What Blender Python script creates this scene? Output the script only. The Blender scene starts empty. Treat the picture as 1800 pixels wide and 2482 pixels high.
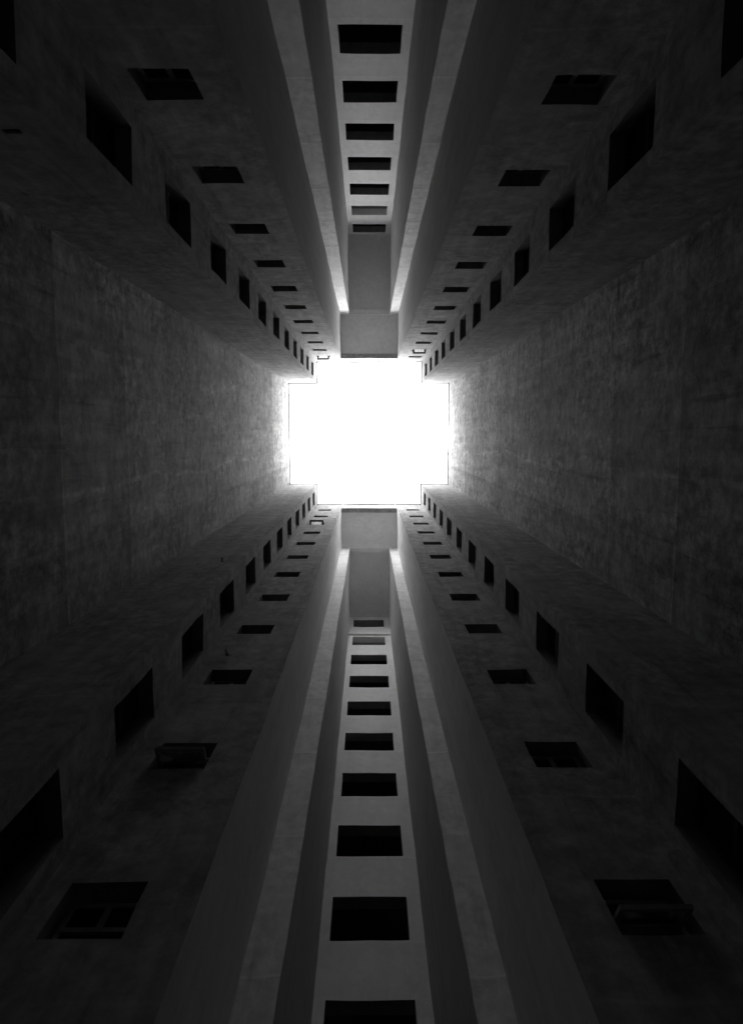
import bpy, bmesh, math, random
from mathutils import Vector, Matrix, noise

# ------------------------------------------------------------------ camera, sky, sun, exposure
S = bpy.context.scene
CZ = 1.5                                   # the camera is held 1.5 m above the ground of the light well
F_PX, CX, CY = 1750.0, 900.0, 1241.0       # focal length / centre, in pixels of the 1800 x 2482 photograph
cam_d = bpy.data.cameras.new('camera')
cam = bpy.data.objects.new('camera', cam_d)
S.collection.objects.link(cam)
S.camera = cam
cam_d.sensor_fit = 'VERTICAL'
cam_d.sensor_height = 24.0
cam_d.lens = F_PX / 2482.0 * 24.0
cam_d.clip_start = 0.05
cam_d.clip_end = 2000.0
zen = Vector(((892 - CX) / F_PX, (1052 - CY) / F_PX, 1.0)).normalized()   # zenith seen in (right, down, forward)
ax = Vector((1, 0, 0)); ax = (ax - ax.dot(zen) * zen).normalized()
ay = zen.cross(ax)
right = Vector((ax[0], ay[0], zen[0])); down = Vector((ax[1], ay[1], zen[1])); fwd = Vector((ax[2], ay[2], zen[2]))
rot = Matrix((right, -down, -fwd)).transposed()
cam.matrix_world = Matrix.Translation((0, 0, CZ)) @ rot.to_4x4()

SUN_EL, SUN_AZ = 5.0, 25.0                # low, veiled sun; azimuth clockwise from +y
W = bpy.data.worlds.new('World'); S.world = W; W.use_nodes = True
nt = W.node_tree; nt.nodes.clear()
sky = nt.nodes.new('ShaderNodeTexSky'); sky.sky_type = 'NISHITA'; sky.sun_disc = False
sky.sun_elevation = math.radians(SUN_EL); sky.sun_rotation = math.radians(SUN_AZ)
sky.air_density = 5.0; sky.dust_density = 5.0; sky.ozone_density = 1.0
bw = nt.nodes.new('ShaderNodeRGBToBW')                        # black-and-white photograph
bg = nt.nodes.new('ShaderNodeBackground'); bg.inputs['Strength'].default_value = 0.15
wo = nt.nodes.new('ShaderNodeOutputWorld')
pw = nt.nodes.new('ShaderNodeMath'); pw.operation = 'POWER'; pw.inputs[1].default_value = 1.25      # steepens the dome: unseen lower sky brightened to light the bays
ml = nt.nodes.new('ShaderNodeMath'); ml.operation = 'MULTIPLY'; ml.inputs[1].default_value = 12.2
nt.links.new(sky.outputs[0], bw.inputs[0]); nt.links.new(bw.outputs[0], pw.inputs[0]); nt.links.new(pw.outputs[0], ml.inputs[0])
nt.links.new(ml.outputs[0], bg.inputs['Color']); nt.links.new(bg.outputs[0], wo.inputs['Surface'])

sun_d = bpy.data.lights.new('sun', 'SUN'); sun_d.energy = 0.5; sun_d.angle = math.radians(170)
sun = bpy.data.objects.new('sun', sun_d); S.collection.objects.link(sun)
sun.location = (0, 0, 80)
sun.rotation_euler = (math.radians(90 - SUN_EL), 0, math.radians(180 - SUN_AZ))

S.view_settings.view_transform = 'Standard'; S.view_settings.look = 'None'
S.view_settings.gamma = 1.0; S.view_settings.use_curve_mapping = False
S.view_settings.exposure = 2.5
S.render.engine = 'CYCLES'
S.cycles.use_denoising = True
try:
    S.cycles.denoiser = 'OPENIMAGEDENOISE'
    S.cycles.denoising_input_passes = 'RGB_ALBEDO_NORMAL'
except Exception:
    pass
S.cycles.max_bounces = 10; S.cycles.diffuse_bounces = 6; S.cycles.glossy_bounces = 4
S.cycles.sample_clamp_indirect = 0

random.seed(7)
COL = S.collection

# ------------------------------------------------------------------ materials
class NB:
    def __init__(s, name):
        s.m = bpy.data.materials.new(name); s.m.use_nodes = True
        s.t = s.m.node_tree; s.t.nodes.clear()
        s.out = s.t.nodes.new('ShaderNodeOutputMaterial')
        s.b = s.t.nodes.new('ShaderNodeBsdfPrincipled')
        s.t.links.new(s.b.outputs[0], s.out.inputs[0])
    def n(s, typ, **kw):
        o = s.t.nodes.new(typ)
        for k, v in kw.items(): setattr(o, k, v)
        return o
    def link(s, a, b): s.t.links.new(a, b)
    def math(s, op, a, b=None, c=None, clamp=False):
        o = s.n('ShaderNodeMath', operation=op); o.use_clamp = clamp
        for i, v in enumerate((a, b, c)):
            if v is None: continue
            if isinstance(v, (int, float)): o.inputs[i].default_value = v
            else: s.link(v, o.inputs[i])
        return o.outputs[0]
    def remap(s, v, a, b, c, d, smooth=True):
        o = s.n('ShaderNodeMapRange'); o.interpolation_type = 'SMOOTHSTEP' if smooth else 'LINEAR'; o.clamp = True
        s.link(v, o.inputs[0])
        for i, q in zip((1, 2, 3, 4), (a, b, c, d)): o.inputs[i].default_value = q
        return o.outputs[0]
    def noise(s, vec, scale, detail=6, rough=.6, scl=None, dist=0.0, off=None):
        if scl or off:
            mp = s.n('ShaderNodeMapping'); s.link(vec, mp.inputs[0])
            if scl: mp.inputs['Scale'].default_value = scl
            if off: mp.inputs['Location'].default_value = off
            vec = mp.outputs[0]
        o = s.n('ShaderNodeTexNoise'); s.link(vec, o.inputs['Vector'])
        o.inputs['Scale'].default_value = scale; o.inputs['Detail'].default_value = detail
        o.inputs['Roughness'].default_value = rough; o.inputs['Distortion'].default_value = dist
        return o.outputs[0]

def concrete(name, base, mott=.5, streak=.25, seams=(), pour=.25, lift=.0, grit=.0, spec=.35, rough=.7, bump=.35, off=(0, 0, 0), pits=True):
    k = NB(name)
    pos = k.n('ShaderNodeNewGeometry').outputs['Position']
    sep = k.n('ShaderNodeSeparateXYZ'); k.link(pos, sep.inputs[0])
    big = k.noise(pos, .25, 3, .5, off=off)
    mid = k.noise(pos, 1.5, 10, .68, off=off, dist=.4)
    fin = k.noise(pos, 5.5, 9, .72, off=off, scl=(1, 1, .8))
    stk = k.noise(pos, 1.0, 8, .66, scl=(3.4, 3.4, .30), off=off)
    blo = k.noise(pos, 2.6, 5, .6, off=(off[0] + 4, off[1] + 9, off[2] + 1), dist=.8)
    v = k.remap(mid, .36, .64, 1 - mott * .55, 1 + mott * .4, False)
    v = k.math('MULTIPLY', v, k.remap(big, .3, .7, 1 - mott * .2, 1 + mott * .2))
    v = k.math('MULTIPLY', v, k.remap(stk, .36, .66, 1 + streak * .5, 1 - streak, False))
    grain = k.math('SUBTRACT', k.remap(fin, .38, .64, 1 - mott * 1.1, 1 + mott * .75, False), 1.0)
    where = k.remap(k.noise(pos, .55, 4, .6, off=(off[0] + 7, off[1] + 1, off[2] + 3)), .38, .62, .25, 1.0)   # grain stronger in some areas
    v = k.math('MULTIPLY', v, k.math('ADD', 1.0, k.math('MULTIPLY', grain, where)))
    if lift:                                                                  # each concrete lift and form bay has its own tone
        for cell, (au, ao) in ((3.0, ('Z', 1.12 + 1.5)), (2.35, ('Y', 40.4))):
            wn = k.n('ShaderNodeTexWhiteNoise'); wn.noise_dimensions = '1D'
            edge = k.math('MULTIPLY', k.noise(pos, 2.2, 5, .65), .22)
            k.link(k.math('FLOOR', k.math('DIVIDE', k.math('ADD', k.math('ADD', sep.outputs[au], edge), ao), cell)), wn.inputs['W'])
            v = k.math('MULTIPLY', v, k.math('ADD', 1.0 - lift / 2, k.math('MULTIPLY', wn.outputs['Value'], lift)))
    v = k.math('MULTIPLY', v, k.remap(blo, .58, .63, 1.0, 1 - mott * .4))     # darker damp patches with an edge
    if grit:                                                                  # gritty short run marks
        gr = k.noise(pos, 1.0, 8, .72, scl=(2.6, 2.6, 3.4), off=(off[0] + 6, off[1] + 2, off[2] + 4))
        v = k.math('MULTIPLY', v, k.remap(gr, .40, .60, 1 - grit, 1 + grit * .7, False))
    drip = k.noise(pos, 1.0, 5, .6, scl=(7.5, 7.5, .45), off=(off[0] + 2, off[1] + 5, off[2]))
    v = k.math('MULTIPLY', v, k.remap(drip, .60, .68, 1.0, 1 - streak * 1.1))  # thin run marks
    # pour lines of the concrete lifts, one per storey, slightly uneven in height and strength
    wob = k.noise(pos, 1.4, 3, .5)
    zz = k.math('ADD', sep.outputs['Z'], k.math('MULTIPLY', wob, .16))
    fr = k.math('FRACT', k.math('DIVIDE', k.math('ADD', zz, 1.12), 3.0))
    d = k.math('ABSOLUTE', k.math('SUBTRACT', fr, .5))
    line = k.remap(d, .004, .013, 1.0, 0.0)
    patch = k.remap(k.noise(pos, .8, 3, .5, off=(9, 4, 2)), .36, .52, 0.0, 1.0)
    v = k.math('MULTIPLY', v, k.math('ADD', 1.0, k.math('MULTIPLY', k.math('MULTIPLY', line, patch), pour)))
    under = k.math('MULTIPLY', k.remap(fr, .30, .495, 0.0, 1.0), k.remap(fr, .495, .5, 1.0, 0.0))
    v = k.math('MULTIPLY', v, k.math('SUBTRACT', 1.0, k.math('MULTIPLY', under, pour * .45)))
    # pale vertical form-joint seams, stepping a little from lift to lift
    for y0, amp, wid, gain in seams:
        stp = k.n('ShaderNodeTexNoise'); stp.noise_dimensions = '1D'
        k.link(k.math('MULTIPLY', sep.outputs['Z'], .21), stp.inputs['W']); stp.inputs['Scale'].default_value = 1.0
        stp.inputs['Detail'].default_value = 3; stp.inputs['Roughness'].default_value = .5
        o = k.math('MULTIPLY', k.math('SUBTRACT', stp.outputs[0], .5), amp)
        dd = k.math('ABSOLUTE', k.math('SUBTRACT', k.math('SUBTRACT', sep.outputs['Y'], o), y0))
        ln = k.math('MULTIPLY', k.remap(dd, wid * .3, wid, 1.0, 0.0), k.remap(k.noise(pos, 2.2, 5, .7, off=(3, y0 * 7, 5)), .36, .62, .1, 1.0))
        v = k.math('MULTIPLY', v, k.math('ADD', 1.0, k.math('MULTIPLY', ln, gain)))
    if pits:
        vo = k.n('ShaderNodeTexVoronoi'); k.link(pos, vo.inputs['Vector']); vo.inputs['Scale'].default_value = 1.15
        sp = k.n('ShaderNodeSeparateColor'); k.link(vo.outputs['Color'], sp.inputs[0])
        rad = k.math('MULTIPLY', k.math('SUBTRACT', sp.outputs[0], .62, clamp=True), .12)
        pit = k.math('LESS_THAN', vo.outputs['Distance'], rad)
        v = k.math('MULTIPLY', v, k.math('SUBTRACT', 1.0, k.math('MULTIPLY', pit, .75)))
    val = k.math('MULTIPLY', v, base)
    cc = k.n('ShaderNodeCombineColor')
    for i in range(3): k.link(val, cc.inputs[i])
    k.link(cc.outputs[0], k.b.inputs['Base Color'])
    k.b.inputs['Roughness'].default_value = rough
    k.b.inputs['Specular IOR Level'].default_value = spec
    bm_ = k.n('ShaderNodeBump'); bm_.inputs['Strength'].default_value = bump; bm_.inputs['Distance'].default_value = .03
    h = k.math('ADD', k.math('MULTIPLY', mid, .7), k.math('MULTIPLY', fin, .3))
    k.link(h, bm_.inputs['Height']); k.link(bm_.outputs[0], k.b.inputs['Normal'])
    return k.m

def plain(name, v, rough=.5, spec=.4, metal=0.0):
    k = NB(name)
    pos = k.n('ShaderNodeNewGeometry').outputs['Position']
    nz = k.noise(pos, 14, 5, .6)
    val = k.math('MULTIPLY', k.remap(nz, .3, .7, .75, 1.2, False), v)
    cc = k.n('ShaderNodeCombineColor')
    for i in range(3): k.link(val, cc.inputs[i])
    k.link(cc.outputs[0], k.b.inputs['Base Color'])
    k.b.inputs['Roughness'].default_value = rough; k.b.inputs['Specular IOR Level'].default_value = spec
    k.b.inputs['Metallic'].default_value = metal
    return k.m

def clear_glass(name, tint=.82, d0=.45, d1=.75):
    k = NB(name)
    k.t.nodes.remove(k.b)
    tr = k.n('ShaderNodeBsdfTransparent'); tr.inputs[0].default_value = (tint, tint, tint, 1)
    gl = k.n('ShaderNodeBsdfGlossy'); gl.inputs['Roughness'].default_value = .04
    df = k.n('ShaderNodeBsdfTranslucent'); df.inputs[0].default_value = (.8, .8, .8, 1)
    fz = k.n('ShaderNodeFresnel'); fz.inputs[0].default_value = 1.45
    pos = k.n('ShaderNodeNewGeometry').outputs['Position']
    dirt = k.remap(k.noise(pos, 5, 3, .6), .5, .6, d0, d1)
    m0 = k.n('ShaderNodeMixShader'); k.link(dirt, m0.inputs[0]); k.link(tr.outputs[0], m0.inputs[1]); k.link(df.outputs[0], m0.inputs[2])
    mx = k.n('ShaderNodeMixShader'); k.link(fz.outputs[0], mx.inputs[0]); k.link(m0.outputs[0], mx.inputs[1]); k.link(gl.outputs[0], mx.inputs[2])
    k.link(mx.outputs[0], k.out.inputs[0])
    return k.m

M = {}
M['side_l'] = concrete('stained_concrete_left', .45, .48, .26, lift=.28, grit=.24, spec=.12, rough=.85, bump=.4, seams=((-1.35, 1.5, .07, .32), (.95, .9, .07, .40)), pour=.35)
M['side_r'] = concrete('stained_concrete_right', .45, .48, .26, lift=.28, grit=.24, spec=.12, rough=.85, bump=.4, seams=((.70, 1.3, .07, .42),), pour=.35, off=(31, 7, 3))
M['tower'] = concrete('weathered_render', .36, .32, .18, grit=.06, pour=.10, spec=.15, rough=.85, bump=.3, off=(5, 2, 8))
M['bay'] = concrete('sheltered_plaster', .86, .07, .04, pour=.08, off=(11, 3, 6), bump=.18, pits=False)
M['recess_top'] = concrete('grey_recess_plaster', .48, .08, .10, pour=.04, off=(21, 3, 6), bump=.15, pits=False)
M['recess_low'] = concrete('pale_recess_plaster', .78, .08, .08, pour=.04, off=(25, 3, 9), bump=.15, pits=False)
M['slot'] = concrete('slot_plaster', .60, .08, .10, pour=.12, off=(1, 33, 6), bump=.2, pits=False)
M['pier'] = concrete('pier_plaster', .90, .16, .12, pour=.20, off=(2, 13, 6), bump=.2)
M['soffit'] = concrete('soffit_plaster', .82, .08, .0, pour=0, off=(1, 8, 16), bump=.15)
M['reveal'] = concrete('dark_reveal', .24, .2, .1, pour=0, pits=False, spec=.1)  # reveals of the openings, darker than the wall faces
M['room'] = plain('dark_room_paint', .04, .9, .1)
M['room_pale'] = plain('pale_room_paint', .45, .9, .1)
M['frame'] = plain('old_window_frame', .40, .5, .3)
M['dark_frame'] = plain('dark_window_frame', .07, .6, .2)
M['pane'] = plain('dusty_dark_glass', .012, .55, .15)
M['glass'] = clear_glass('clear_sash_glass')
M['dark_glass'] = clear_glass('dull_sash_glass', .5, .02, .12)
M['metal'] = plain('pale_metal', .55, .4, .5, .3)
M['iron'] = plain('dark_iron', .02, .7, .3)
M['ground'] = concrete('ground_screed', .10, .4, 0, pour=0)
M['coping'] = plain('dull_flashing', .10, .6, .3)
M['leaf'] = plain('dark_leaf', .03, .7, .2)

# ------------------------------------------------------------------ helpers
def jit(p):
    """slow unevenness of the cast walls; depends on position only, so neighbouring walls stay joined"""
    q = Vector(p)
    return q + noise.noise_vector(q * .45 + Vector((3, 1, 7))) * .016 + noise.noise_vector(q * 1.9) * .013

def tag(o, label, cat, group=None, kind=None):
    if label: o['label'] = label
    if cat: o['category'] = cat
    if group: o['group'] = group
    if kind: o['kind'] = kind
    return o

def empty(name, loc, label, cat, group=None):
    o = bpy.data.objects.new(name, None); COL.objects.link(o)
    o.empty_display_size = .3; o.location = loc
    return tag(o, label, cat, group)

def mesh(name, verts, faces, mats, fmat=None):
    me = bpy.data.meshes.new(name); me.from_pydata([tuple(v) for v in verts], [], faces)
    for m in mats: me.materials.append(m)
    if fmat: me.polygons.foreach_set('material_index', fmat)
    me.update()
    return me

def link(name, me, parent=None, loc=(0, 0, 0), rz=0.0):
    o = bpy.data.objects.new(name, me); COL.objects.link(o)
    o.location = loc; o.rotation_euler = (0, 0, rz)
    if parent: o.parent = parent
    return o

class MB:
    def __init__(s): s.v = []; s.f = []; s.mi = []
    def box(s, x0, x1, y0, y1, z0, z1, mi=0, M4=None):
        b = len(s.v)
        for z in (z0, z1):
            for x, y in ((x0, y0), (x1, y0), (x1, y1), (x0, y1)):
                p = Vector((x, y, z)); s.v.append(M4 @ p if M4 else p)
        for f in ((0, 3, 2, 1), (4, 5, 6, 7), (0, 1, 5, 4), (1, 2, 6, 5), (2, 3, 7, 6), (3, 0, 4, 7)):
            s.f.append([b + i for i in f]); s.mi.append(mi)
    def me(s, name, mats): return mesh(name, s.v, s.f, mats, s.mi)

def grid_box(x0, x1, y0, y1, z0, z1, step=.6, uneven=True):
    """a box with subdivided faces that follow the unevenness of the building"""
    V = {}; verts = []; faces = []
    def ix(p):
        k = tuple(round(c, 4) for c in p)
        if k not in V: V[k] = len(verts); verts.append(jit(p) if uneven else Vector(p))
        return V[k]
    def div(a, b):
        n = max(1, int(round((b - a) / step))); return [a + (b - a) * i / n for i in range(n + 1)]
    X, Y, Z = div(x0, x1), div(y0, y1), div(z0, z1)
    def quad(a, b, c, d): faces.append([ix(a), ix(b), ix(c), ix(d)])
    for i in range(len(X) - 1):
        for j in range(len(Y) - 1):
            quad((X[i], Y[j], z0), (X[i], Y[j+1], z0), (X[i+1], Y[j+1], z0), (X[i+1], Y[j], z0))
            quad((X[i], Y[j], z1), (X[i+1], Y[j], z1), (X[i+1], Y[j+1], z1), (X[i], Y[j+1], z1))
        for j in range(len(Z) - 1):
            quad((X[i], y0, Z[j]), (X[i+1], y0, Z[j]), (X[i+1], y0, Z[j+1]), (X[i], y0, Z[j+1]))
            quad((X[i], y1, Z[j]), (X[i], y1, Z[j+1]), (X[i+1], y1, Z[j+1]), (X[i+1], y1, Z[j]))
    for i in range(len(Y) - 1):
        for j in range(len(Z) - 1):
            quad((x0, Y[i], Z[j]), (x0, Y[i], Z[j+1]), (x0, Y[i+1], Z[j+1]), (x0, Y[i+1], Z[j]))
            quad((x1, Y[i], Z[j]), (x1, Y[i+1], Z[j]), (x1, Y[i+1], Z[j+1]), (x1, Y[i], Z[j+1]))
    return verts, faces

# ------------------------------------------------------------------ plan of the light well (metres, camera stands at 0,0)
# +x = right in the photograph, +y = down in the photograph, heights h are above the camera
H = 41.84                       # top of the parapet
TH = .30                        # wall thickness
XL, XR = -4.556, 4.632          # plain side walls
IL, IR = -2.943, 3.060          # narrow window faces of the corner towers
Y1 = 2.895                      # end faces of the towers
Y2 = 4.088                      # front faces of the towers
RL, RR = -1.490, 1.600          # recess between the towers
SL, SR = -1.020, 1.170          # inner slot
Y3T, Y3B = 6.40, 6.31           # pier faces
Y4T, Y4B = 10.59, 10.40         # back walls of the slots
PTS = [(XL, -Y1), (IL, -Y1), (IL, -Y2), (RL, -Y2), (RL, -Y3T), (SL, -Y3T), (SL, -Y4T), (SR, -Y4T), (SR, -Y3T), (RR, -Y3T), (RR, -Y2), (IR, -Y2), (IR, -Y1), (XR, -Y1),
       (XR, Y1), (IR, Y1), (IR, Y2), (RR, Y2), (RR, Y3B), (SR, Y3B), (SR, Y4B), (SL, Y4B), (SL, Y3B), (RL, Y3B), (RL, Y2), (IL, Y2), (IL, Y1), (XL, Y1)]
NP = len(PTS)
def seg_n(i):
    a, b = Vector(PTS[i % NP]), Vector(PTS[(i + 1) % NP]); d = (b - a).normalized()
    return Vector((-d.y, d.x))                                 # into the well
OFF = []
for i in range(NP):
    OFF.append(-(seg_n(i - 1) + seg_n(i)) * TH)                # mitred back corner (all corners are square)

def wall_panel(i, ztop, openings=(), step=.5, light_rows=()):
    """wall segment i of the plan; openings = (along0, along1, h0, h1) with along measured in x or y of the plan"""
    a, b = Vector(PTS[i]), Vector(PTS[(i + 1) % NP]); L = (b - a).length; d = (b - a) / L; nrm = seg_n(i)
    horiz = abs(d.x) > .5
    ops = []
    for u0, u1, h0, h1 in openings:
        s0 = (u0 - (a.x if horiz else a.y)) * (d.x if horiz else d.y); s1 = (u1 - (a.x if horiz else a.y)) * (d.x if horiz else d.y)
        ops.append((min(s0, s1), max(s0, s1), h0 + CZ, h1 + CZ))
    def lines(lo, hi, brk):
        br = sorted(set([lo, hi] + [round(x, 4) for x in brk if lo < x < hi])); out = []
        for p, q in zip(br[:-1], br[1:]):
            n = max(1, int(math.ceil((q - p) / step)))
            out += [p + (q - p) * k / n for k in range(n)]
        return out + [hi]
    SS = lines(0.0, round(L, 4), [o[0] for o in ops] + [o[1] for o in ops])
    ZZ = lines(0.0, ztop + CZ, [o[2] for o in ops] + [o[3] for o in ops])
    V = {}; verts = []; faces = []; mi = []
    def vid(si, zi, back):
        k = (si, zi, back)
        if k not in V:
            p = a + d * SS[si]
            if back:
                if si == 0: p = a + OFF[i]
                elif si == len(SS) - 1: p = b + OFF[(i + 1) % NP]
                else: p = p - nrm * TH
            V[k] = len(verts); verts.append(jit((p.x, p.y, ZZ[zi])))
        return V[k]
    ns, nz = len(SS) - 1, len(ZZ) - 1
    def solid(si, zi):
        if zi < 0 or zi >= nz: return False
        if si < 0 or si >= ns: return None                     # next wall continues: no end cap
        cs, cz = (SS[si] + SS[si+1]) / 2, (ZZ[zi] + ZZ[zi+1]) / 2
        return not any(o[0] < cs < o[1] and o[2] < cz < o[3] for o in ops)
    for si in range(ns):
        for zi in range(nz):
            if not solid(si, zi): continue
            n0 = len(faces)
            faces.append([vid(si, zi, 0), vid(si, zi+1, 0), vid(si+1, zi+1, 0), vid(si+1, zi, 0)])
            faces.append([vid(si, zi, 1), vid(si+1, zi, 1), vid(si+1, zi+1, 1), vid(si, zi+1, 1)])
            if solid(si - 1, zi) is False: faces.append([vid(si, zi, 0), vid(si, zi, 1), vid(si, zi+1, 1), vid(si, zi+1, 0)])
            if solid(si + 1, zi) is False: faces.append([vid(si+1, zi, 0), vid(si+1, zi+1, 0), vid(si+1, zi+1, 1), vid(si+1, zi, 1)])
            if not solid(si, zi - 1): faces.append([vid(si, zi, 0), vid(si+1, zi, 0), vid(si+1, zi, 1), vid(si, zi, 1)])
            if not solid(si, zi + 1): faces.append([vid(si, zi+1, 0), vid(si, zi+1, 1), vid(si+1, zi+1, 1), vid(si+1, zi+1, 0)])
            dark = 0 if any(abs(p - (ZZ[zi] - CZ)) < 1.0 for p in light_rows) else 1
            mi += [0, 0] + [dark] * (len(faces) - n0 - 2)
    return verts, faces, mi

def coping(i):
    """thin dark flashing that caps wall segment i and oversails it by a few centimetres"""
    a, b = Vector(PTS[i]), Vector(PTS[(i + 1) % NP]); L = (b - a).length; d = (b - a) / L; n = seg_n(i); lip = .05
    def corner(k, off):                                        # mitred offset of plan corner k
        return Vector(PTS[k % NP]) + (seg_n(k - 1) + seg_n(k)) * off
    f0, f1, b0, b1 = corner(i, lip), corner(i + 1, lip), corner(i, -TH - .02), corner(i + 1, -TH - .02)
    N = max(1, int(L / .5)); verts = []; faces = []
    for k in range(N + 1):
        t = k / N
        for q, z in ((f0.lerp(f1, t), -.055), (f0.lerp(f1, t), .02), (b0.lerp(b1, t), .02), (b0.lerp(b1, t), -.055)):
            verts.append(jit((q.x, q.y, H + CZ + z)))
    for k in range(N):
        o = k * 4
        for e in range(4):
            g = (e + 1) % 4; faces.append([o + e, o + 4 + e, o + 4 + g, o + g])
    return verts, faces

def part(name, vf, mat, parent):
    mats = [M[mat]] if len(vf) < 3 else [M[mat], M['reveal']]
    o = link(name, mesh(name, vf[0], vf[1], mats, vf[2] if len(vf) > 2 else None), parent)
    o.location = -parent.location if parent else (0, 0, 0)
    return o

# ------------------------------------------------------------------ windows (shared meshes; local y runs into the wall, origin at the sill on the wall face)
def frame_mesh(w, h, tr, mull):
    m = MB(); e = .03; b = .045; y0, y1 = .205, .255
    m.box(-w/2 - e, -w/2 + b, y0, y1, -e, h + e); m.box(w/2 - b, w/2 + e, y0, y1, -e, h + e)
    m.box(-w/2 + b, w/2 - b, y0, y1, -e, b); m.box(-w/2 + b, w/2 - b, y0, y1, h - b, h + e)
    m.box(-w/2 + b, w/2 - b, y0 - .012, y1 - .004, tr - .028, tr + .028)
    if mull: m.box(-.03, .03, y0 + .006, y1 - .008, tr + .028, h - b)
    return m.me('window_frame', [M['frame' if mull else 'dark_frame']])
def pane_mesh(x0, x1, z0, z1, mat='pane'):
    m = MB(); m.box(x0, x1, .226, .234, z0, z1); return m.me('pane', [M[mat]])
FW, FH, FT = .70, .75, .38
F_FRAME = frame_mesh(FW, FH, FT, True)
F_PANES = [pane_mesh(-FW/2 + .045, -.03, FT + .028, FH - .045), pane_mesh(.03, FW/2 - .045, FT + .028, FH - .045), pane_mesh(-FW/2 + .045, FW/2 - .045, .045, FT - .028)]
NW, NH, NTR = .71, 1.50, .72
N_FRAME = frame_mesh(NW, NH, NTR, False)
N_PANES = [pane_mesh(-NW/2 + .045, NW/2 - .045, .045, NTR - .028), pane_mesh(-NW/2 + .045, NW/2 - .045, NTR + .028, NH - .045)]
def room_mesh(w, h, depth, sill, up, mat):
    """dark room behind an opening: five inner faces, open towards the wall"""
    x0, x1, y0, y1, z0, z1 = -w/2, w/2, .305, .305 + depth, -sill, h + up
    v = [(x0, y0, z0), (x1, y0, z0), (x1, y1, z0), (x0, y1, z0), (x0, y0, z1), (x1, y0, z1), (x1, y1, z1), (x0, y1, z1)]
    f = [(0, 1, 2, 3), (4, 7, 6, 5), (2, 6, 7, 3), (0, 3, 7, 4), (1, 5, 6, 2)]
    return mesh('room', v, f, [M[mat]])
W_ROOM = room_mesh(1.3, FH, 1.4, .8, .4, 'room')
def sash_mesh(ang, ln=.40, w=.62, gl='glass', fr='iron'):
    """top-hung sash hinged at the transom, swung out by ang degrees"""
    m = MB(); R4 = Matrix.Translation((0, .20, FT)) @ Matrix.Rotation(math.radians(-ang), 4, 'X')
    t = .075 if fr == 'iron' else .055
    m.box(-w/2, -w/2 + t, -.02, .02, -ln, 0, 0, R4); m.box(w/2 - t, w/2, -.02, .02, -ln, 0, 0, R4)
    m.box(-w/2 + t, w/2 - t, -.02, .02, -ln, -ln + t, 0, R4); m.box(-w/2 + t, w/2 - t, -.02, .02, -t, 0, 0, R4)
    m.box(-w/2 + t, w/2 - t, -.003, .003, -ln + t, -t, 1, R4)
    return m.me('sash', [M[fr], M[gl]])
RAIL = MB(); RAIL.box(-.30, .30, .165, .190, .78, .80); RAIL = RAIL.me('rail', [M['metal']])

def place_window(parent, x, y, h, rz, kind, sash=None, rail=False):
    fr, pn = (F_FRAME, F_PANES) if kind == 'f' else (N_FRAME, N_PANES)
    o = link('window', fr, parent, Vector((x, y, h + CZ)) - parent.location, rz)
    for k, p in enumerate(pn):
        if sash and k == 2: continue
        link('pane', p, o)
    if sash:
        link('sash', sash_mesh(*sash), o); link('room', W_ROOM, o)
    if rail: link('rail', RAIL, o)
    return o

# ------------------------------------------------------------------ ground and side walls
g = link('ground', mesh('ground', [(-150, -150, 0), (150, -150, 0), (150, 150, 0), (-150, 150, 0)], [(0, 1, 2, 3)], [M['ground']]))
g['kind'] = 'structure'
for i, nm, mat, lab in ((27, 'side_wall', 'side_l', 'plain windowless concrete side wall with two faint pale vertical seams between its blotches'),
                        (13, 'side_wall', 'side_r', 'plain windowless concrete side wall crossed by a single pale wandering seam')):
    v, f, _ = wall_panel(i, H)
    o = link(nm, mesh(nm, v, f, [M[mat]])); part('coping', coping(i), 'coping', o); tag(o, lab, 'wall', 'plain side walls of the light well')

# ------------------------------------------------------------------ four corner towers
# (end, narrow, front, recess segments), front window x range, first front sill, narrow window y range, first narrow sill, specials
TOWERS = [
    (0, 1, 2, 3, (-2.72, -2.02), 8.62, (-3.80, -3.09), 1.95 + 3, 'concrete corner tower with one sash propped open in its topmost front window', {38.62: (68,)}, (10.95, 13.95), math.pi, math.pi / 2),
    (12, 11, 10, 9, (2.15, 2.85), 8.74, (-3.78, -3.07), 2.12 + 3, 'concrete corner tower with a sash propped open one row below its topmost front window', {35.74: (68,)}, (), math.pi, -math.pi / 2),
    (26, 25, 24, 23, (-2.71, -2.01), 5.48, (3.16, 3.87), 2.10 + 3, 'concrete corner tower with two sashes propped open, one high up and one low down', {32.48: (72,), 8.48: (64, .43, .62, 'dark_glass', 'frame')}, (), 0.0, math.pi / 2),
    (14, 15, 16, 17, (2.07, 2.77), 5.50, (3.19, 3.90), 2.33 + 3, 'concrete corner tower with a sash propped open in its lowest front window', {5.50: (58, .40, .62, 'dark_glass', 'frame')}, (11.33, 14.33, 17.33), 0.0, -math.pi / 2),
]
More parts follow.
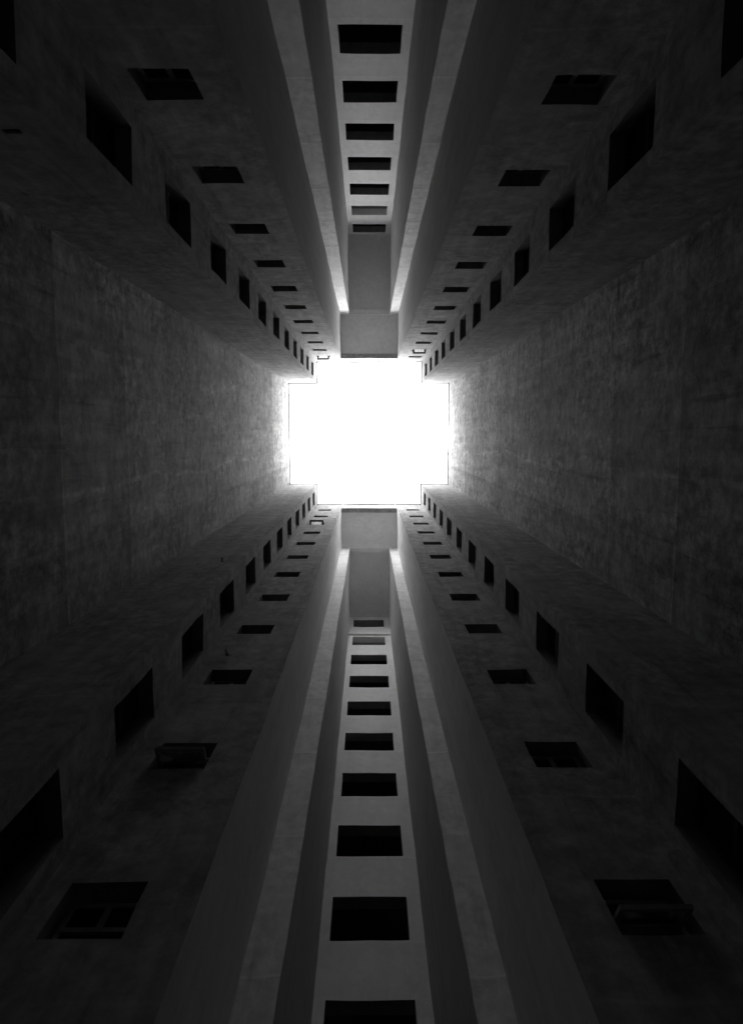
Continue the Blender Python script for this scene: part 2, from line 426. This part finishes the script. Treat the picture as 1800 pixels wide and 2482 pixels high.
for e, nrw, frt, rec, fx, fs, ny, nsill, lab, sashes, rails, rzf, rzn in TOWERS:
    cx = sum(PTS[k][0] for k in (nrw, (nrw + 1) % NP)) / 2; cy = sum(PTS[k][1] for k in (nrw, (nrw + 1) % NP)) / 2
    T = empty('corner_tower', (cx, cy, 0), lab, 'tower', 'corner towers of the light well')
    fr_rows = [fs + 3 * k for k in range(13) if fs + 3 * k < 39.2]
    n_rows = [nsill + 3 * k for k in range(13) if nsill + 3 * k < 39]
    yf = PTS[frt][1]
    part('end_wall', wall_panel(e, H), 'tower', T)
    part('narrow_wall', wall_panel(nrw, H, [(ny[0], ny[1], s, s + NH) for s in n_rows]), 'tower', T)
    part('front_wall', wall_panel(frt, H, [(fx[0], fx[1], s, s + FH) for s in fr_rows]), 'tower', T)
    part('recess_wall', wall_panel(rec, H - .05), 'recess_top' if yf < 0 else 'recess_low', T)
    for i in (e, nrw, frt): part('coping', coping(i), 'coping', T)
    xn = PTS[nrw][0]
    for s in fr_rows:
        sp = [a for k, a in sashes.items() if abs(k - s) < .2]
        place_window(T, (fx[0] + fx[1]) / 2, yf, s, rzf, 'f', sp[0] if sp else None)
    for s in n_rows:
        place_window(T, xn, (ny[0] + ny[1]) / 2, s, rzn, 'n', None, any(abs(r - s) < .2 for r in rails))
    if e == 0:                                                 # narrow vent slot low on the end wall
        part('vent', grid_box(-3.49, -3.33, -Y1 - .02, -Y1 + .012, 7.28 + CZ, 7.34 + CZ), 'iron', T)
    if e == 14:                                                # thickened strip of render low in the corner
        v, f = grid_box(IR - .16, IR - .001, Y2 - .07, Y2 - .001, 0, 6.6 + CZ)
        part('render_strip', (v, f), 'tower', T)

# ------------------------------------------------------------------ two recessed bays
def bay(sign, lab, piers, slots, backi, y3, y4, sill0, win, panel, pale):
    B = empty('recessed_bay', (0, sign * (y3 + y4) / 2, 0), lab, 'bay', 'recessed bays between the towers')
    sy = lambda a, b: (min(sign * a, sign * b), max(sign * a, sign * b))
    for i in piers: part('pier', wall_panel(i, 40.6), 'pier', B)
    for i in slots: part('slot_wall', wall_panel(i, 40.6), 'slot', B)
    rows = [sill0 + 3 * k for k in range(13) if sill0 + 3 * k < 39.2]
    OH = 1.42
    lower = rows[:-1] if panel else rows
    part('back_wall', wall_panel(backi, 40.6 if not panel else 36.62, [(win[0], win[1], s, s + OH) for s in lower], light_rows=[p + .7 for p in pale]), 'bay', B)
    wc, ww = (win[0] + win[1]) / 2, win[1] - win[0]
    rz = 0.0 if sign > 0 else math.pi
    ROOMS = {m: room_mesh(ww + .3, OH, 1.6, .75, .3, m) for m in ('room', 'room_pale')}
    yb = sign * y4
    if panel:                                                  # top panel stands proud of the wall below
        yp = y4 - .11; s = rows[-1]; z0, z1 = 36.52 + CZ, 40.6 + CZ
        ya, yb2 = sy(yp, y4 + .25)
        for bx in ((SL - .1, win[0], z0, z1), (win[1], SR + .1, z0, z1), (win[0], win[1], z0, s + CZ), (win[0], win[1], s + OH + CZ, z1)):
            part('upper_panel', grid_box(bx[0], bx[1], ya, yb2, bx[2], bx[3]), 'bay', B)
        a, b = sy(yp + .004, y4 + .24); part('dark_liner', grid_box(win[0] - .02, win[1] + .02, a, b, s + OH + CZ - .015, s + OH + CZ + .04), 'reveal', B)  # thin dark liner added to darken the underside of the window head
    for s in rows:
        y_here = yb if not (panel and s == rows[-1]) else sign * (y4 - .055)
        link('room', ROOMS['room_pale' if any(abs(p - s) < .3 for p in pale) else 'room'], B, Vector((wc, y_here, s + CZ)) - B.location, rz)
    # parapet beam and slab over the outer recess, beam and slab over the inner slot
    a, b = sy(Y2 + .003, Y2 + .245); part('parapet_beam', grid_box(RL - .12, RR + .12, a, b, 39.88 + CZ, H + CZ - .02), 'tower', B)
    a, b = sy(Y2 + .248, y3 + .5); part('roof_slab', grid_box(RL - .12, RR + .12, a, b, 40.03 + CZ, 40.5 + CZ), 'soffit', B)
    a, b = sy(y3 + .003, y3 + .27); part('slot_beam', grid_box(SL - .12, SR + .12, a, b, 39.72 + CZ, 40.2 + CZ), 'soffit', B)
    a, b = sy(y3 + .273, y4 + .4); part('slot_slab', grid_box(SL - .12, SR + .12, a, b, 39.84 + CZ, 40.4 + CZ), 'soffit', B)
    a, b = sy(Y2 - .047, Y2 + .26); part('coping', grid_box(RL + .04, RR - .04, a, b, H + CZ - .052, H + CZ + .017), 'coping', B)
    return B
bay(-1, 'recessed bay whose back wall is one flat face from slab to ground', (4, 8), (5, 7), 6, Y3T, Y4T, 2.05, (-.79, .91), False, (35.05,))
bay(1, 'recessed bay whose back wall has its top panel standing proud of the wall below', (18, 22), (19, 21), 20, Y3B, Y4B, 1.87, (-.80, .86), True, (34.87,))

# ------------------------------------------------------------------ small things
def weed(loc, out, lab, size, seed, n=9):
    """a small plant rooted in a crack: stems with leaf blades"""
    rnd = random.Random(seed); T = empty('weed_plant', loc, lab, 'plant', 'weeds growing from cracks')
    m = MB(); lv = []; lf = []
    for k in range(n):
        d = (Vector(out) * rnd.uniform(.5, 1) + Vector((rnd.uniform(-.6, .6), rnd.uniform(-.6, .6), rnd.uniform(-.2, .9)))).normalized()
        ln = size * rnd.uniform(.5, 1); q = d.to_track_quat('Z', 'Y').to_matrix().to_4x4()
        m.box(-.004, .004, -.004, .004, 0, ln, 0, q)
        for j in range(4):
            p = d * ln * (.35 + .2 * j); sd = Vector((rnd.uniform(-1, 1), rnd.uniform(-1, 1), rnd.uniform(-.6, .6))).normalized()
            w = d.cross(sd).normalized() * size * .07; tip = p + sd * size * .3 + d * size * .1; c = (p + tip) / 2; b = len(lv)
            lv += [p, c + w, tip, c - w]; lf.append((b, b + 1, b + 2, b + 3))
    link('stem', m.me('stem', [M['leaf']]), T); link('leaves', mesh('leaves', lv, lf, [M['leaf']]), T)
weed((-2.65, Y2 - .01, 13.05 + CZ), (0, -.6, -.5), 'dry weed hanging below a front window of the tower with two open sashes', .15, 3, 5)
weed((XL + .02, -2.21, H + CZ + .0), (1, 0, 0), 'small weed on the roof edge of the side wall with two seams', .16, 5, 6)
weed((XR - .02, 1.13, H + CZ + .0), (-1, 0, 0), 'small weed on the roof edge of the side wall with one seam', .2, 8, 6)
bk = MB(); bx, by, bz = -3.33, Y1, 16.29 + CZ
bk.box(bx - .012, bx + .012, by - .07, by + .01, bz - .01, bz + .01); bk.box(bx - .035, bx + .035, by - .008, by + .006, bz - .03, bz + .03); bk.box(bx - .028, bx + .028, by - .084, by - .07, bz - .012, bz + .012)
o = link('wall_bracket', bk.me('wall_bracket', [M['iron']])); tag(o, 'small iron bracket sticking out of a tower end wall', 'bracket')
